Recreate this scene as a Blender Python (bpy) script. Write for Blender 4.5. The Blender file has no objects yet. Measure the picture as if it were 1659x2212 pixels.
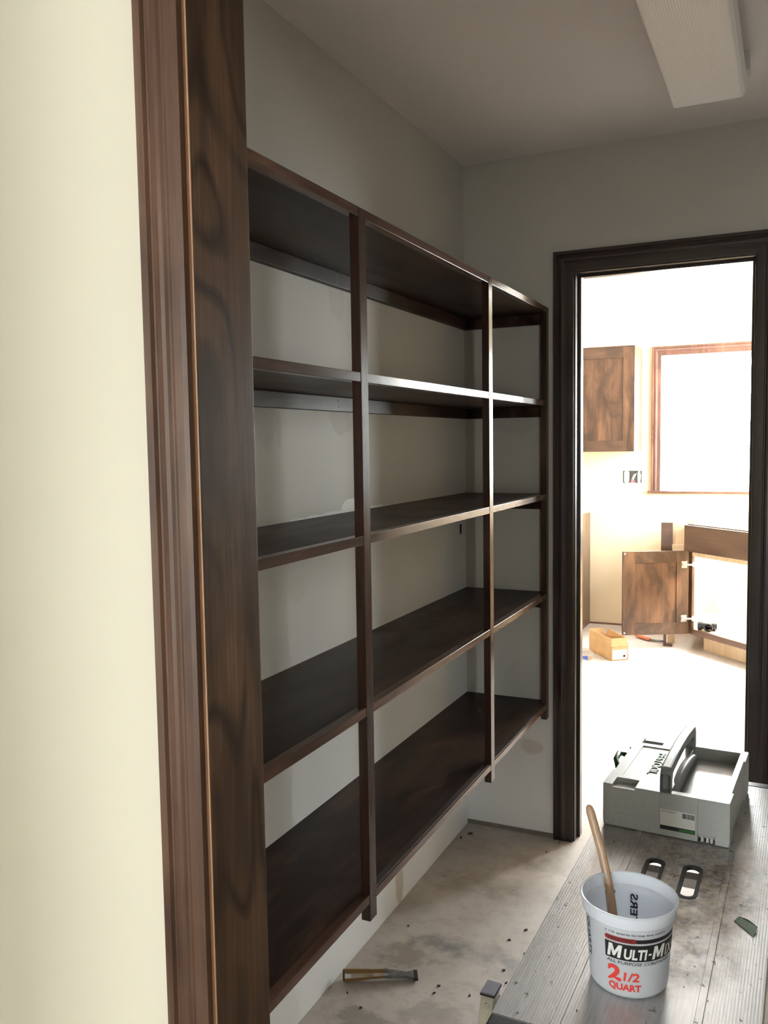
import bpy, bmesh, math, random
from mathutils import Vector, Matrix
random.seed(7)
S = bpy.context.scene
COL = S.collection

# ------------------------------------------------------------------ camera
R = Matrix(((0.9055623508245398, -0.01934889795122186, 0.4237716943322265),
            (0.4239444912582531, 0.07682713831647389, -0.9024237691627377),
            (-0.015096261156781657, 0.9968566652062744, 0.0777746226793268)))
cd = bpy.data.cameras.new('camera')
cam = bpy.data.objects.new('camera', cd)
COL.objects.link(cam)
cam.matrix_world = Matrix.Translation((0, 0, 1.45)) @ R.to_4x4()
cd.sensor_fit = 'HORIZONTAL'
cd.sensor_width = 36.0
cd.lens = 1876.68 / 1659.0 * 36.0
cd.clip_start = 0.02
S.camera = cam

# ------------------------------------------------------------------ light: overcast daylight through the windows
w = bpy.data.worlds.new('overcast_sky')
S.world = w
w.use_nodes = True
bg = w.node_tree.nodes['Background']
bg.inputs[0].default_value = (0.96, 0.98, 1.0, 1)
bg.inputs[1].default_value = 95.0


def portal(name, loc, rot, sx, sy):
    l = bpy.data.lights.new(name, 'AREA')
    l.shape = 'RECTANGLE'
    l.size, l.size_y = sx, sy
    l.cycles.is_portal = True
    o = bpy.data.objects.new(name, l)
    o.location, o.rotation_euler = loc, rot
    COL.objects.link(o)


P = math.pi
portal('window_light', (-0.22, 7.10, 1.6), (-P / 2, 0, 0), 1.5, 1.2)
portal('window_light', (0.84, 6.05, 1.6), (0, P / 2, 0), 1.2, 1.4)
portal('window_light', (1.57, -3.12, 1.3), (P / 2, 0, 0), 0.25, 1.65)
portal('window_light', (-2.3, -3.12, 1.3), (P / 2, 0, 0), 1.0, 1.65)  # portal of the added hall window

S.view_settings.view_transform = 'Standard'
S.view_settings.look = 'None'
S.view_settings.gamma = 1
S.view_settings.use_curve_mapping = False
S.view_settings.exposure = 0.0
S.cycles.max_bounces = 10
S.cycles.diffuse_bounces = 6
S.cycles.transparent_max_bounces = 12
S.cycles.sample_clamp_indirect = 8.0


# ------------------------------------------------------------------ node helpers
class NT:
    def __init__(s, name):
        s.m = bpy.data.materials.new(name)
        s.m.use_nodes = True
        s.t = s.m.node_tree
        s.t.nodes.clear()
        s.out = s.n('ShaderNodeOutputMaterial')
        s.tc = s.n('ShaderNodeTexCoord')

    def n(s, typ, **kw):
        x = s.t.nodes.new(typ)
        for k, v in kw.items():
            setattr(x, k, v)
        return x

    def l(s, a, b):
        s.t.links.new(a, b)

    def mapping(s, scale, loc=(0, 0, 0), rot=(0, 0, 0)):
        m = s.n('ShaderNodeMapping')
        m.inputs['Scale'].default_value = scale
        m.inputs['Location'].default_value = loc
        m.inputs['Rotation'].default_value = rot
        s.l(s.tc.outputs['Object'], m.inputs['Vector'])
        return m.outputs[0]

    def noise(s, vec, scale, detail=4, rough=.55, dist=0.0):
        x = s.n('ShaderNodeTexNoise')
        x.inputs['Scale'].default_value = scale
        x.inputs['Detail'].default_value = detail
        x.inputs['Roughness'].default_value = rough
        x.inputs['Distortion'].default_value = dist
        s.l(vec, x.inputs['Vector'])
        return x.outputs['Fac']

    def ramp(s, fac, stops, interp='LINEAR'):
        r = s.n('ShaderNodeValToRGB')
        r.color_ramp.interpolation = interp
        e = r.color_ramp.elements
        while len(e) < len(stops):
            e.new(0.5)
        for i, (p, c) in enumerate(stops):
            e[i].position = p
            e[i].color = (c, c, c, 1) if not hasattr(c, '__len__') else (*c, 1)
        s.l(fac, r.inputs[0])
        return r.outputs[0]

    def math(s, op, a, b=None, c=None, clamp=False):
        x = s.n('ShaderNodeMath', operation=op, use_clamp=clamp)
        for i, v in enumerate((a, b, c)):
            if v is None:
                continue
            if isinstance(v, (int, float)):
                x.inputs[i].default_value = v
            else:
                s.l(v, x.inputs[i])
        return x.outputs[0]

    def mix(s, fac, a, b, mode='MIX'):
        x = s.n('ShaderNodeMix', data_type='RGBA', blend_type=mode)
        for i, v in ((0, fac), (6, a), (7, b)):
            if isinstance(v, (int, float)):
                x.inputs[i].default_value = v
            elif isinstance(v, tuple):
                x.inputs[i].default_value = (*v, 1)
            else:
                s.l(v, x.inputs[i])
        return x.outputs[2]

    def bsdf(s, col, rough=.5, metal=0.0, spec=.5, bump=None, bstr=.1, bdist=.002, coat=0, coat_rough=.1, **kw):
        b = s.n('ShaderNodeBsdfPrincipled')
        for k, v in (('Base Color', col), ('Roughness', rough), ('Metallic', metal), ('Specular IOR Level', spec),
                     ('Coat Weight', coat), ('Coat Roughness', coat_rough)) + tuple(kw.items()):
            if isinstance(v, (int, float)):
                b.inputs[k].default_value = v
            elif isinstance(v, tuple):
                b.inputs[k].default_value = (*v, 1)
            else:
                s.l(v, b.inputs[k])
        if bump is not None:
            u = s.n('ShaderNodeBump')
            u.inputs['Strength'].default_value = bstr
            u.inputs['Distance'].default_value = bdist
            s.l(bump, u.inputs['Height'])
            s.l(u.outputs[0], b.inputs['Normal'])
        s.b = b
        s.l(b.outputs[0], s.out.inputs[0])
        return b

    def xyz(s):
        x = s.n('ShaderNodeSeparateXYZ')
        s.l(s.tc.outputs['Object'], x.inputs[0])
        return x.outputs

    def blob(s, u, v, cu, cv, ru, rv, warp, soft=.25):
        """mask of a soft, noise-edged ellipse in two coordinates"""
        a = s.math('POWER', s.math('ABSOLUTE', s.math('DIVIDE', s.math('SUBTRACT', u, cu), ru)), 2)
        b = s.math('POWER', s.math('ABSOLUTE', s.math('DIVIDE', s.math('SUBTRACT', v, cv), rv)), 2)
        d = s.math('ADD', s.math('ADD', a, b), warp)
        return s.math('DIVIDE', s.math('SUBTRACT', 1.0, d), soft, clamp=True)


def plain(name, col, rough=.5, metal=0.0, var=.12, scale=40, spec=.5, coat=0, bstr=.03):
    t = NT(name)
    f = t.noise(t.mapping((1, 1, 1)), scale, 4)
    d = tuple(c * (1 - var) for c in col)
    e = tuple(min(1, c * (1 + var)) for c in col)
    t.bsdf(t.ramp(f, [(.3, d), (.7, e)]), rough, metal, spec, bump=f, bstr=bstr, bdist=.001, coat=coat)
    return t.m


def wood(name, dark, light, axis='Z', rough=.38, rings=.6, coat=.3, blotch=.5, seed=0.0, spec=.5, ring_scale=5.0, sat_dark=.35, ring_st=.2):
    t = NT(name)
    ai = 'XYZ'.index(axis)
    st = lambda k: tuple(k if i == ai else 1.0 for i in range(3))
    lo = (seed * 1.7, seed * 2.3, seed * 3.1)
    fig = t.noise(t.mapping(st(.22), lo), 9, 4, .5, .9)
    grain = t.noise(t.mapping(st(.03), lo), 130, 5, .65)
    blo = t.noise(t.mapping(st(.45), lo), 7, 5, .6, .6)
    col = t.mix(t.ramp(fig, [(.32, 0.0), (.68, 1.0)]), dark, light)
    if rings:
        r = t.noise(t.mapping(st(ring_st), (lo[0] + 4, lo[1] + 1, lo[2])), ring_scale, 1.2, .4, .5)
        fr = t.math('PINGPONG', t.math('MULTIPLY', r, 7.0), .5)
        line = t.ramp(fr, [(0.0, 1.0), (.13, .6), (.26, 0.0)])
        gate = t.ramp(t.noise(t.mapping(st(.5), lo), 4.5, 2), [(.34, 0.0), (.56, 1.0)])
        col = t.mix(t.math('MULTIPLY', t.math('MULTIPLY', line, gate), rings), col, tuple(c * sat_dark for c in dark))
    col = t.mix(t.math('MULTIPLY', t.ramp(blo, [(.35, 1.0), (.55, 0.0)]), blotch), col, tuple(c * .55 for c in dark))
    col = t.mix(t.ramp(grain, [(.4, .35), (.62, 0.0)]), col, tuple(c * .5 for c in dark))
    t.bsdf(col, t.ramp(blo, [(.3, rough * .85), (.7, rough * 1.2)]), 0, spec, bump=grain, bstr=.06, bdist=.001, coat=coat, coat_rough=.18)
    return t.m


def paint(name, col, patches=(), rough=.6, primer_bounce=None):
    """matt wall paint with roller texture; patches = darker or lighter smears at fixed places on the wall"""
    t = NT(name)
    X, Y, Z = t.xyz()
    big = t.noise(t.mapping((1, 1, 1)), 2.2, 3)
    fine = t.noise(t.mapping((1, 1, 1)), 420, 3)
    c = t.mix(t.ramp(big, [(.35, 0.0), (.7, 1.0)]), tuple(v * .97 for v in col), col)
    if primer_bounce:
        pc, ztop, span = primer_bounce                         # whiter undercoat low on the wall, with floor-bounced light painted into it
        k = t.math('DIVIDE', t.math('SUBTRACT', t.math('ADD', ztop, t.math('MULTIPLY', big, .3)), Z), span, clamp=True)
        c = t.mix(k, c, pc)
    if patches:
        warp = t.math('MULTIPLY', t.math('SUBTRACT', t.noise(t.mapping((1, 1, 1)), 14, 3), .5), 2.2)
        ax = {'x': X, 'y': Y, 'z': Z}
        for (ua, va, cu, cv, ru, rv, pc, amt, soft) in patches:
            k = t.blob(ax[ua], ax[va], cu, cv, ru, rv, warp, soft)
            c = t.mix(t.math('MULTIPLY', k, amt), c, pc)
    t.bsdf(c, rough, 0, .3, bump=fine, bstr=.05, bdist=.001)
    return t.m


# ------------------------------------------------------------------ materials
CREAM = (.74, .69, .565)
M = {}
M['wall_hall'] = paint('hall_paint', CREAM)
ALC = (.515, .49, .445)
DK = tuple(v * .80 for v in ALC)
PRIM_BOUNCE = (.87, .885, .905)
M['wall_alcove'] = paint('alcove_paint', ALC, [
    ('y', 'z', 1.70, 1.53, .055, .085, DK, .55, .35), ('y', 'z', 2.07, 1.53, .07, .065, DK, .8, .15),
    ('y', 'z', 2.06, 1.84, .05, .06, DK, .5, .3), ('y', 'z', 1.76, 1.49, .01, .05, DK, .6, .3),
    ('y', 'z', 2.12, 1.278, .05, .024, (.82, .84, .85), .95, .15),
    ('y', 'z', 2.10, 1.267, .32, .008, (.76, .77, .76), .8, .4),
    ('y', 'z', 1.83, 1.10, .05, .035, (.50, .44, .36), .35, .5),
    ('y', 'z', 2.41, .06, .035, .07, (.42, .33, .22), .6, .5),
    ('y', 'z', 1.9, 1.6, .2, .02, (.66, .66, .64), .5, .5),
], primer_bounce=(PRIM_BOUNCE, 1.0, .75))
M['wall_pantry'] = paint('pantry_paint', ALC, [
    ('x', 'z', -.9, 1.52, .09, .05, DK, .5, .4), 
    ('x', 'z', -.85, .33, .05, .03, (.46, .36, .27), .4, .5), ('x', 'z', -.93, 1.84, .06, .03, (.46, .38, .30), .35, .6)], primer_bounce=(PRIM_BOUNCE, .75, .8))
M['primer_wall'] = paint('white_primer', (.80, .80, .79))
M['wall_kitchen'] = paint('kitchen_paint', (.69, .575, .405))
M['ceiling'] = paint('ceiling_paint', (.78, .735, .71))
M['jamb_wood'] = wood('stained_alder_jamb', (.062, .034, .020), (.175, .100, .056), 'Z', .5, .8, .0, .45, seed=3.0, ring_scale=7, spec=.10, ring_st=.3)
M['jamb_edge'] = wood('pale_jamb_edge', (.40, .225, .13), (.62, .37, .23), 'Z', .4, .1, .1, .2, seed=3.6)
M['casing_wood'] = wood('stained_alder_casing', (.072, .037, .024), (.165, .090, .057), 'Z', .42, .25, 0, .5, seed=1.3, spec=.3)
M['door_wood'] = wood('dark_stained_door_trim', (.018, .0095, .008), (.036, .019, .0155), 'Z', .33, .3, .4, .4, seed=5.1)
M['door_wood_h'] = wood('dark_stained_head_trim', (.018, .0095, .008), (.036, .019, .0155), 'X', .33, .3, .4, .4, seed=5.7)
M['shelf_wood'] = wood('espresso_stained_plywood', (.020, .011, .0085), (.085, .046, .032), 'Y', .38, .35, .0, .8, seed=2.2, spec=.12)
M['edge_wood'] = wood('stained_shelf_edge', (.050, .026, .018), (.150, .083, .058), 'Y', .17, .15, 0, .25, seed=4.4, spec=.17)
M['upright_wood'] = wood('stained_upright', (.036, .018, .0135), (.105, .060, .047), 'Z', .17, .1, 0, .25, seed=6.6, spec=.20)
M['edge_dark'] = wood('reddish_dark_edge', (.018, .008, .0065), (.036, .016, .012), 'Y', .4, .2, .2, .5, seed=8.4)
M['cab_wood'] = wood('knotty_alder_cabinet', (.050, .023, .011), (.172, .082, .038), 'Z', .34, .45, .3, .8, seed=7.7, ring_scale=8)
M['cab_wood_h'] = wood('knotty_alder_rail', (.055, .026, .013), (.125, .064, .032), 'X', .34, .3, .3, .7, seed=9.1)
M['cab_brown'] = wood('alder_false_front', (.085, .042, .026), (.125, .066, .042), 'X', .36, .2, .3, .35, seed=1.9)
M['win_wood'] = wood('window_trim_alder', (.10, .043, .028), (.19, .088, .056), 'Z', .3, .3, .4, .5, seed=2.9)
M['ply'] = wood('maple_plywood', (.68, .50, .31), (.80, .64, .45), 'Z', .45, .1, .1, .15, seed=3.3)
M['stick'] = wood('beech_handle', (.44, .27, .16), (.60, .40, .26), 'Z', .45, .1, .2, .15, seed=8.8)
M['chisel_wood'] = wood('worn_yellow_handle', (.17, .095, .028), (.34, .205, .07), 'X', .4, .3, .3, .5, seed=1.1)
M['alu'] = plain('brushed_aluminium', (.55, .55, .56), .38, .9)
M['steel'] = plain('grey_steel', (.20, .20, .20), .42, .75, .3, 60)
M['steel_dark'] = plain('dark_steel', (.035, .035, .036), .45, .6, .3, 60)
M['chrome'] = plain('nickel_hinge', (.75, .75, .76), .2, 1.0)
M['black_plastic'] = plain('black_plastic', (.008, .008, .010), .42)
M['rubber'] = plain('black_rubber', (.012, .012, .012), .6)
M['cream_leg'] = plain('cream_powder_coat', (.70, .68, .60), .35)
M['leg_cap'] = plain('blue_grey_plastic', (.25, .26, .32), .5)
M['box_grey'] = plain('grey_case_plastic', (.375, .385, .37), .42, 0, .05, 90)
M['handle_grey'] = plain('dark_grey_handle_plastic', (.21, .215, .22), .36, 0, .05, 90)
M['tray_grey'] = plain('tray_insert_grey', (.30, .30, .29), .3, 0, .08, 30)
M['green'] = plain('green_latch_plastic', (.028, .12, .022), .4)
M['green_text'] = plain('green_emblem', (.13, .33, .15), .45)
M['label_white'] = plain('white_sticker', (.60, .59, .56), .5, 0, .04)
M['label_black'] = plain('black_print', (.012, .012, .014), .5, 0, .02)
M['print_white'] = plain('white_print', (.80, .80, .80), .5, 0, .02)
M['print_red'] = plain('red_print', (.70, .045, .035), .45, 0, .03)
M['print_pill'] = plain('dark_red_print', (.23, .018, .022), .45, 0, .03)
M['print_grey'] = plain('grey_print', (.03, .03, .045), .5, 0, .02)
M['cardboard'] = plain('brown_cardboard', (.46, .29, .14), .8, 0, .10, 12)
M['white_plastic'] = plain('white_plastic', (.80, .80, .79), .35)
M['red_plastic'] = plain('red_wire_nut', (.55, .02, .04), .4)
M['black_pipe'] = plain('black_abs_pipe', (.010, .011, .014), .3)
M['blue_label'] = plain('blue_label', (.05, .10, .42), .5)
M['orange_pipe'] = plain('orange_pex', (.62, .20, .10), .4)
M['tape'] = plain('green_masking_tape', (.11, .19, .11), .6, 0, .2, 60)
M['fixture'] = plain('fixture_enamel', (.60, .58, .56), .4)
M['chip'] = plain('dark_debris', (.03, .025, .02), .8)
M['fluff'] = plain('pale_debris', (.7, .7, .68), .8)
M['sole'] = plain('sole_plate_wood', (.22, .19, .165), .8)
M['gap'] = plain('torn_drywall_hole', (.02, .018, .016), .9)


def mat_floor():
    t = NT('dusty_subfloor')
    X, Y, Z = t.xyz()
    v = t.mapping((1, 1, 1))
    a = t.noise(v, 3.2, 6, .6, .4)
    b = t.noise(v, 26, 6, .65)
    c = t.noise(v, 150, 3)
    col = t.mix(t.ramp(a, [(.34, 0.0), (.66, 1.0)]), (.45, .40, .36), (.59, .535, .495))
    col = t.mix(t.math('MULTIPLY', t.ramp(b, [(.34, 1.0), (.5, 0.0)]), .30), col, (.26, .225, .185))
    col = t.mix(t.math('MULTIPLY', t.ramp(b, [(.56, 0.0), (.7, 1.0)]), .4), col, (.60, .56, .52))
    warp = t.math('MULTIPLY', t.math('SUBTRACT', t.noise(v, 17, 5, .65), .5), 4.5)
    for (cx, cy, rx, ry, pc, amt, soft) in [
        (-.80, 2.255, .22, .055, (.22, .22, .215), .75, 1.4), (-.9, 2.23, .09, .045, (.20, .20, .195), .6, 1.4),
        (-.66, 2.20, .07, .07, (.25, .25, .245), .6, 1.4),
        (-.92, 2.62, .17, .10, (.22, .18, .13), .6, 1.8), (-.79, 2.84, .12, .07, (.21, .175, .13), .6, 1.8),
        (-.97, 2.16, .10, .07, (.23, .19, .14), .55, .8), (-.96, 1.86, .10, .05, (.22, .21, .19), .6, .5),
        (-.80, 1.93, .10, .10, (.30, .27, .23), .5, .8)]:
        col = t.mix(t.math('MULTIPLY', t.blob(X, Y, cx, cy, rx, ry, warp, soft), amt), col, pc)
    spk = t.ramp(t.noise(v, 95, 2), [(.24, 1.0), (.29, 0.0)])
    col = t.mix(t.math('MULTIPLY', spk, .7), col, (.07, .055, .04))
    t.bsdf(col, .62, 0, .35, bump=c, bstr=.12, bdist=.002)
    return t.m


M['floor'] = mat_floor()


def mat_deck():
    t = NT('worn_ribbed_aluminium')
    X, Y, Z = t.xyz()
    v = t.mapping((1, 1, 1))
    vs = t.mapping((1, .06, 1))
    ribs = t.math('PINGPONG', t.math('MULTIPLY', X, 1 / .0052), .5)
    br = t.noise(vs, 220, 4)
    warp = t.math('MULTIPLY', t.math('SUBTRACT', t.noise(v, 9, 5, .65), .5), 1.6)
    zone = t.blob(X, Y, .035, -.05, .17, .45, warp, 1.1)
    zone = t.math('MAXIMUM', zone, t.math('MULTIPLY', t.blob(X, Y, -.02, .35, .20, .40, warp, 1.1), .85))
    pat = t.noise(t.mapping((1, .8, 1)), 42, 6, .7, 1.2)
    met = t.ramp(br, [(.3, (.46, .455, .465)), (.7, (.60, .59, .60))])
    dirt = t.ramp(pat, [(.34, (.030, .025, .020)), (.46, (.10, .08, .06)), (.56, (.29, .225, .145)), (.68, (.42, .36, .28))])
    cov = t.math('MULTIPLY', zone, t.ramp(t.noise(v, 21, 5, .7), [(.33, .35), (.58, 1.0)]))
    specks = t.math('MULTIPLY', t.ramp(t.noise(t.mapping((1, .55, 1)), 70, 3, .6, .6), [(.29, 1.0), (.34, 0.0)]), .85)
    col = t.mix(cov, met, dirt)
    col = t.mix(specks, col, (.035, .03, .03))
    cov2 = t.math('MAXIMUM', cov, specks)
    metal = t.math('SUBTRACT', .38, t.math('MULTIPLY', cov2, .34))
    rough = t.math('ADD', .34, t.math('MULTIPLY', cov2, .20))
    h = t.math('ADD', ribs, t.math('MULTIPLY', cov, .4))
    t.bsdf(col, rough, metal, .5, bump=h, bstr=.16, bdist=.0008)
    return t.m


M['deck'] = mat_deck()


def mat_lens():
    t = NT('prismatic_lens')
    X, Y, Z = t.xyz()
    h = t.math('PINGPONG', t.math('MULTIPLY', X, 1 / .006), .5)
    t.bsdf((.90, .87, .85), .38, 0, .5, bump=h, bstr=.35, bdist=.002)
    return t.m


M['lens'] = mat_lens()


def mat_bucket():
    t = NT('milky_translucent_plastic')
    f = t.noise(t.mapping((1, 1, 1)), 30, 3)
    t.bsdf((.87, .87, .875), .30, 0, .5, bump=f, bstr=.02, bdist=.001)
    tr = t.n('ShaderNodeBsdfTranslucent')
    tr.inputs[0].default_value = (.84, .89, .97, 1)
    mx = t.n('ShaderNodeMixShader')
    mx.inputs[0].default_value = .5
    t.l(t.b.outputs[0], mx.inputs[1])
    t.l(tr.outputs[0], mx.inputs[2])
    t.l(mx.outputs[0], t.out.inputs[0])
    return t.m


M['bucket'] = mat_bucket()


def mat_glass(name, tint=(.97, .99, .98), k=.06):
    t = NT(name)
    tr = t.n('ShaderNodeBsdfTransparent')
    tr.inputs[0].default_value = (*tint, 1)
    gl = t.n('ShaderNodeBsdfGlossy')
    gl.inputs['Roughness'].default_value = .02
    mx = t.n('ShaderNodeMixShader')
    mx.inputs[0].default_value = k
    t.l(tr.outputs[0], mx.inputs[1])
    t.l(gl.outputs[0], mx.inputs[2])
    t.l(mx.outputs[0], t.out.inputs[0])
    return t.m


M['glass'] = mat_glass('window_glass')
M['clear'] = mat_glass('clear_tub_plastic', (.90, .90, .90), .22)


# ------------------------------------------------------------------ mesh helpers
def tag(o, label=None, cat=None, group=None, kind=None):
    for k, v in (('label', label), ('category', cat), ('group', group), ('kind', kind)):
        if v:
            o[k] = v
    return o


ROOTM = {}


def thing(name, label=None, cat=None, loc=(0, 0, 0), rz=0.0, group=None, kind=None):
    o = bpy.data.objects.new(name, None)
    o.empty_display_size = .05
    o.location = loc
    o.rotation_euler = (0, 0, rz)
    COL.objects.link(o)
    ROOTM[o.name] = (Matrix.Translation(loc) @ Matrix.Rotation(rz, 4, 'Z'))
    return tag(o, label, cat, group, kind)


def base_matrix(o):
    while o.parent:
        o = o.parent
    return ROOTM.get(o.name, Matrix.Identity(4))


def obj(name, bm, mat, parent=None, world=True, smooth=False, bev=0.0, label=None, autosmooth=None):
    """link a bmesh as one mesh object; world=True: its coordinates are world ones, else those of its thing"""
    bmesh.ops.remove_doubles(bm, verts=bm.verts, dist=1e-6)
    bmesh.ops.recalc_face_normals(bm, faces=bm.faces)
    if parent is not None and world:
        bmesh.ops.transform(bm, matrix=base_matrix(parent).inverted(), verts=bm.verts)
    me = bpy.data.meshes.new(name)
    bm.to_mesh(me)
    bm.free()
    me.materials.append(mat)
    if smooth:
        for p in me.polygons:
            p.use_smooth = True
    o = bpy.data.objects.new(name, me)
    COL.objects.link(o)
    if parent is not None:
        o.parent = parent
    if smooth and autosmooth:
        me.set_sharp_from_angle(angle=autosmooth)
    if bev:
        md = o.modifiers.new('edge', 'BEVEL')
        md.width = bev
        md.segments = 2
        md.limit_method = 'ANGLE'
        md.angle_limit = math.radians(40)
    if label:
        o['label'] = label
    return o


def box(bm, x0, x1, y0, y1, z0, z1, mtx=None):
    vs = [bm.verts.new(Vector((x, y, z)) if mtx is None else mtx @ Vector((x, y, z)))
          for x in (x0, x1) for y in (y0, y1) for z in (z0, z1)]
    for f in ((0, 1, 3, 2), (4, 6, 7, 5), (0, 4, 5, 1), (2, 3, 7, 6), (0, 2, 6, 4), (1, 5, 7, 3)):
        bm.faces.new([vs[i] for i in f])
    return vs


def B(x0, x1, y0, y1, z0, z1, mtx=None):
    bm = bmesh.new()
    box(bm, min(x0, x1), max(x0, x1), min(y0, y1), max(y0, y1), min(z0, z1), max(z0, z1), mtx)
    return bm


def voxel(cx, cy, cz, filled):
    """solid from a grid of cells with uneven cuts"""
    bm = bmesh.new()
    nx, ny, nz = len(cx) - 1, len(cy) - 1, len(cz) - 1
    F = {}
    for i in range(nx):
        for j in range(ny):
            for k in range(nz):
                F[i, j, k] = bool(filled((cx[i] + cx[i + 1]) / 2, (cy[j] + cy[j + 1]) / 2, (cz[k] + cz[k + 1]) / 2))
    V = {}

    def v(i, j, k):
        if (i, j, k) not in V:
            V[i, j, k] = bm.verts.new((cx[i], cy[j], cz[k]))
        return V[i, j, k]
    for (i, j, k), f in F.items():
        if not f:
            continue
        for d, quad in (((-1, 0, 0), ((0, 0, 0), (0, 0, 1), (0, 1, 1), (0, 1, 0))), ((1, 0, 0), ((1, 0, 0), (1, 1, 0), (1, 1, 1), (1, 0, 1))),
                        ((0, -1, 0), ((0, 0, 0), (1, 0, 0), (1, 0, 1), (0, 0, 1))), ((0, 1, 0), ((0, 1, 0), (0, 1, 1), (1, 1, 1), (1, 1, 0))),
                        ((0, 0, -1), ((0, 0, 0), (0, 1, 0), (1, 1, 0), (1, 0, 0))), ((0, 0, 1), ((0, 0, 1), (1, 0, 1), (1, 1, 1), (0, 1, 1)))):
            if not F.get((i + d[0], j + d[1], k + d[2]), False):
                bm.faces.new([v(i + a, j + b, k + c) for a, b, c in quad])
    return bm


def wall(name, x0, x1, y0, y1, z0, z1, mat, holes=(), **kw):
    """a wall slab; holes = (a0, a1, z0, z1) along its long direction"""
    along_x = (x1 - x0) > (y1 - y0)
    cuts = sorted({x0, x1} | {h for q in holes for h in q[:2]}) if along_x else sorted({y0, y1} | {h for q in holes for h in q[:2]})
    zc = sorted({z0, z1} | {h for q in holes for h in q[2:]})

    def fill(x, y, z):
        a = x if along_x else y
        return not any(q[0] < a < q[1] and q[2] < z < q[3] for q in holes)
    bm = voxel(cuts if along_x else [x0, x1], [y0, y1] if along_x else cuts, zc, fill)
    o = obj(name, bm, mat)
    return tag(o, kind='structure', **kw)


def lathe(bm, prof, n=32, mtx=None, closed=False):
    rings = []
    for r, z in prof:
        ring = []
        for i in range(n):
            a = 2 * P * i / n
            p = Vector((r * math.cos(a), r * math.sin(a), z))
            ring.append(bm.verts.new(mtx @ p if mtx else p))
        rings.append(ring)
    for a, b in zip(rings, rings[1:]):
        for i in range(n):
            bm.faces.new((a[i], a[(i + 1) % n], b[(i + 1) % n], b[i]))
    if closed:
        for i in range(n):
            a, b = rings[-1], rings[0]
            bm.faces.new((a[i], a[(i + 1) % n], b[(i + 1) % n], b[i]))
    else:
        bm.faces.new(rings[0])
        bm.faces.new(rings[-1])
    return bm


def tube(bm, pts, rad, n=12, flat=1.0, up=Vector((0, 0, 1))):
    """round or oval bar along points; rad = number or one per point"""
    pts = [Vector(p) for p in pts]
    rings = []
    for i, p in enumerate(pts):
        d = (pts[min(i + 1, len(pts) - 1)] - pts[max(i - 1, 0)]).normalized()
        u = up if abs(d.dot(up)) < .95 else Vector((1, 0, 0))
        s = d.cross(u).normalized()
        t = s.cross(d).normalized()
        r = rad[i] if hasattr(rad, '__len__') else rad
        rings.append([bm.verts.new(p + s * (r * math.cos(2 * P * k / n)) + t * (r * flat * math.sin(2 * P * k / n))) for k in range(n)])
    for a, b in zip(rings, rings[1:]):
        for i in range(n):
            bm.faces.new((a[i], a[(i + 1) % n], b[(i + 1) % n], b[i]))
    bm.faces.new(rings[0])
    bm.faces.new(rings[-1])
    return bm


def extrude_profile(prof, f0, f1):
    """prof: points; f0/f1: maps a profile point to 3-D at either end"""
    bm = bmesh.new()
    a = [bm.verts.new(f0(*p)) for p in prof]
    b = [bm.verts.new(f1(*p)) for p in prof]
    n = len(prof)
    for i in range(n):
        bm.faces.new((a[i], a[(i + 1) % n], b[(i + 1) % n], b[i]))
    bm.faces.new(a)
    bm.faces.new(b)
    return bm


def text_mesh(body, bold=0.0, shear=0.0):
    """flat lettering: unit-box vertices and faces"""
    c = bpy.data.curves.new('lettering', 'FONT')
    c.body = body
    c.offset = bold
    c.shear = shear
    c.resolution_u = 3
    o = bpy.data.objects.new('lettering', c)
    COL.objects.link(o)
    dg = bpy.context.evaluated_depsgraph_get()
    dg.update()
    me = o.evaluated_get(dg).to_mesh()
    vs = [v.co.copy() for v in me.vertices]
    fs = [tuple(p.vertices) for p in me.polygons]
    o.evaluated_get(dg).to_mesh_clear()
    bpy.data.objects.remove(o)
    bpy.data.curves.remove(c)
    x0, x1 = min(v.x for v in vs), max(v.x for v in vs)
    y0, y1 = min(v.y for v in vs), max(v.y for v in vs)
    return [((v.x - x0) / (x1 - x0), (v.y - y0) / (y1 - y0)) for v in vs], fs


def letter_m(bm, place):
    """a heavy capital M in the unit box"""
    q = [(0, 0), (0, 1), (.27, 1), (.5, .46), (.73, 1), (1, 1), (1, 0), (.77, 0), (.77, .60), (.58, .10), (.42, .10), (.23, .60), (.23, 0)]
    v = [bm.verts.new(place(a, b)) for a, b in q]
    for f in ((0, 1, 11, 12), (1, 2, 3, 11), (3, 10, 11), (3, 9, 10), (3, 8, 9), (3, 4, 5, 8), (5, 6, 7, 8)):
        bm.faces.new([v[k] for k in f])


def lettering(bm, body, place, bold=0.0, shear=0.0):
    """place(u, v) with u, v in 0..1 gives the 3-D point"""
    vs, fs = text_mesh(body, bold, shear)
    bv = [bm.verts.new(place(u, v)) for u, v in vs]
    for f in fs:
        try:
            bm.faces.new([bv[i] for i in f])
        except ValueError:
            pass
    return bm


# ------------------------------------------------------------------ the setting
XL, XS, YB = -1.0975, -.7813, 3.0546         # alcove wall, shelf front, door wall
XR = .65
JX = -.668                                    # jamb of the near opening
OR_ = .56                                     # its other jamb
DJL, DJR, DZ = -.688, -.1155, 2.030           # far doorway
CZ = 2.45
KZ = 2.50

tag(obj('floor', voxel([-3.7, 2.6], [-3.2, 7.1], [-.08, 0], lambda *a: True), M['floor']), 'dusty bare subfloor running through into the kitchen', 'floor', kind='structure')
tag(obj('ceiling', B(-3.7, 2.6, -3.2, YB + .06, CZ, CZ + .1), M['ceiling']), 'grey painted ceiling over the pantry shelves', 'ceiling', kind='structure')
tag(obj('ceiling', B(-3.7, .85, YB + .06, 7.1, KZ, KZ + .1), M['ceiling']), 'bright kitchen ceiling beyond the doorway', 'ceiling', kind='structure')

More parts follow.
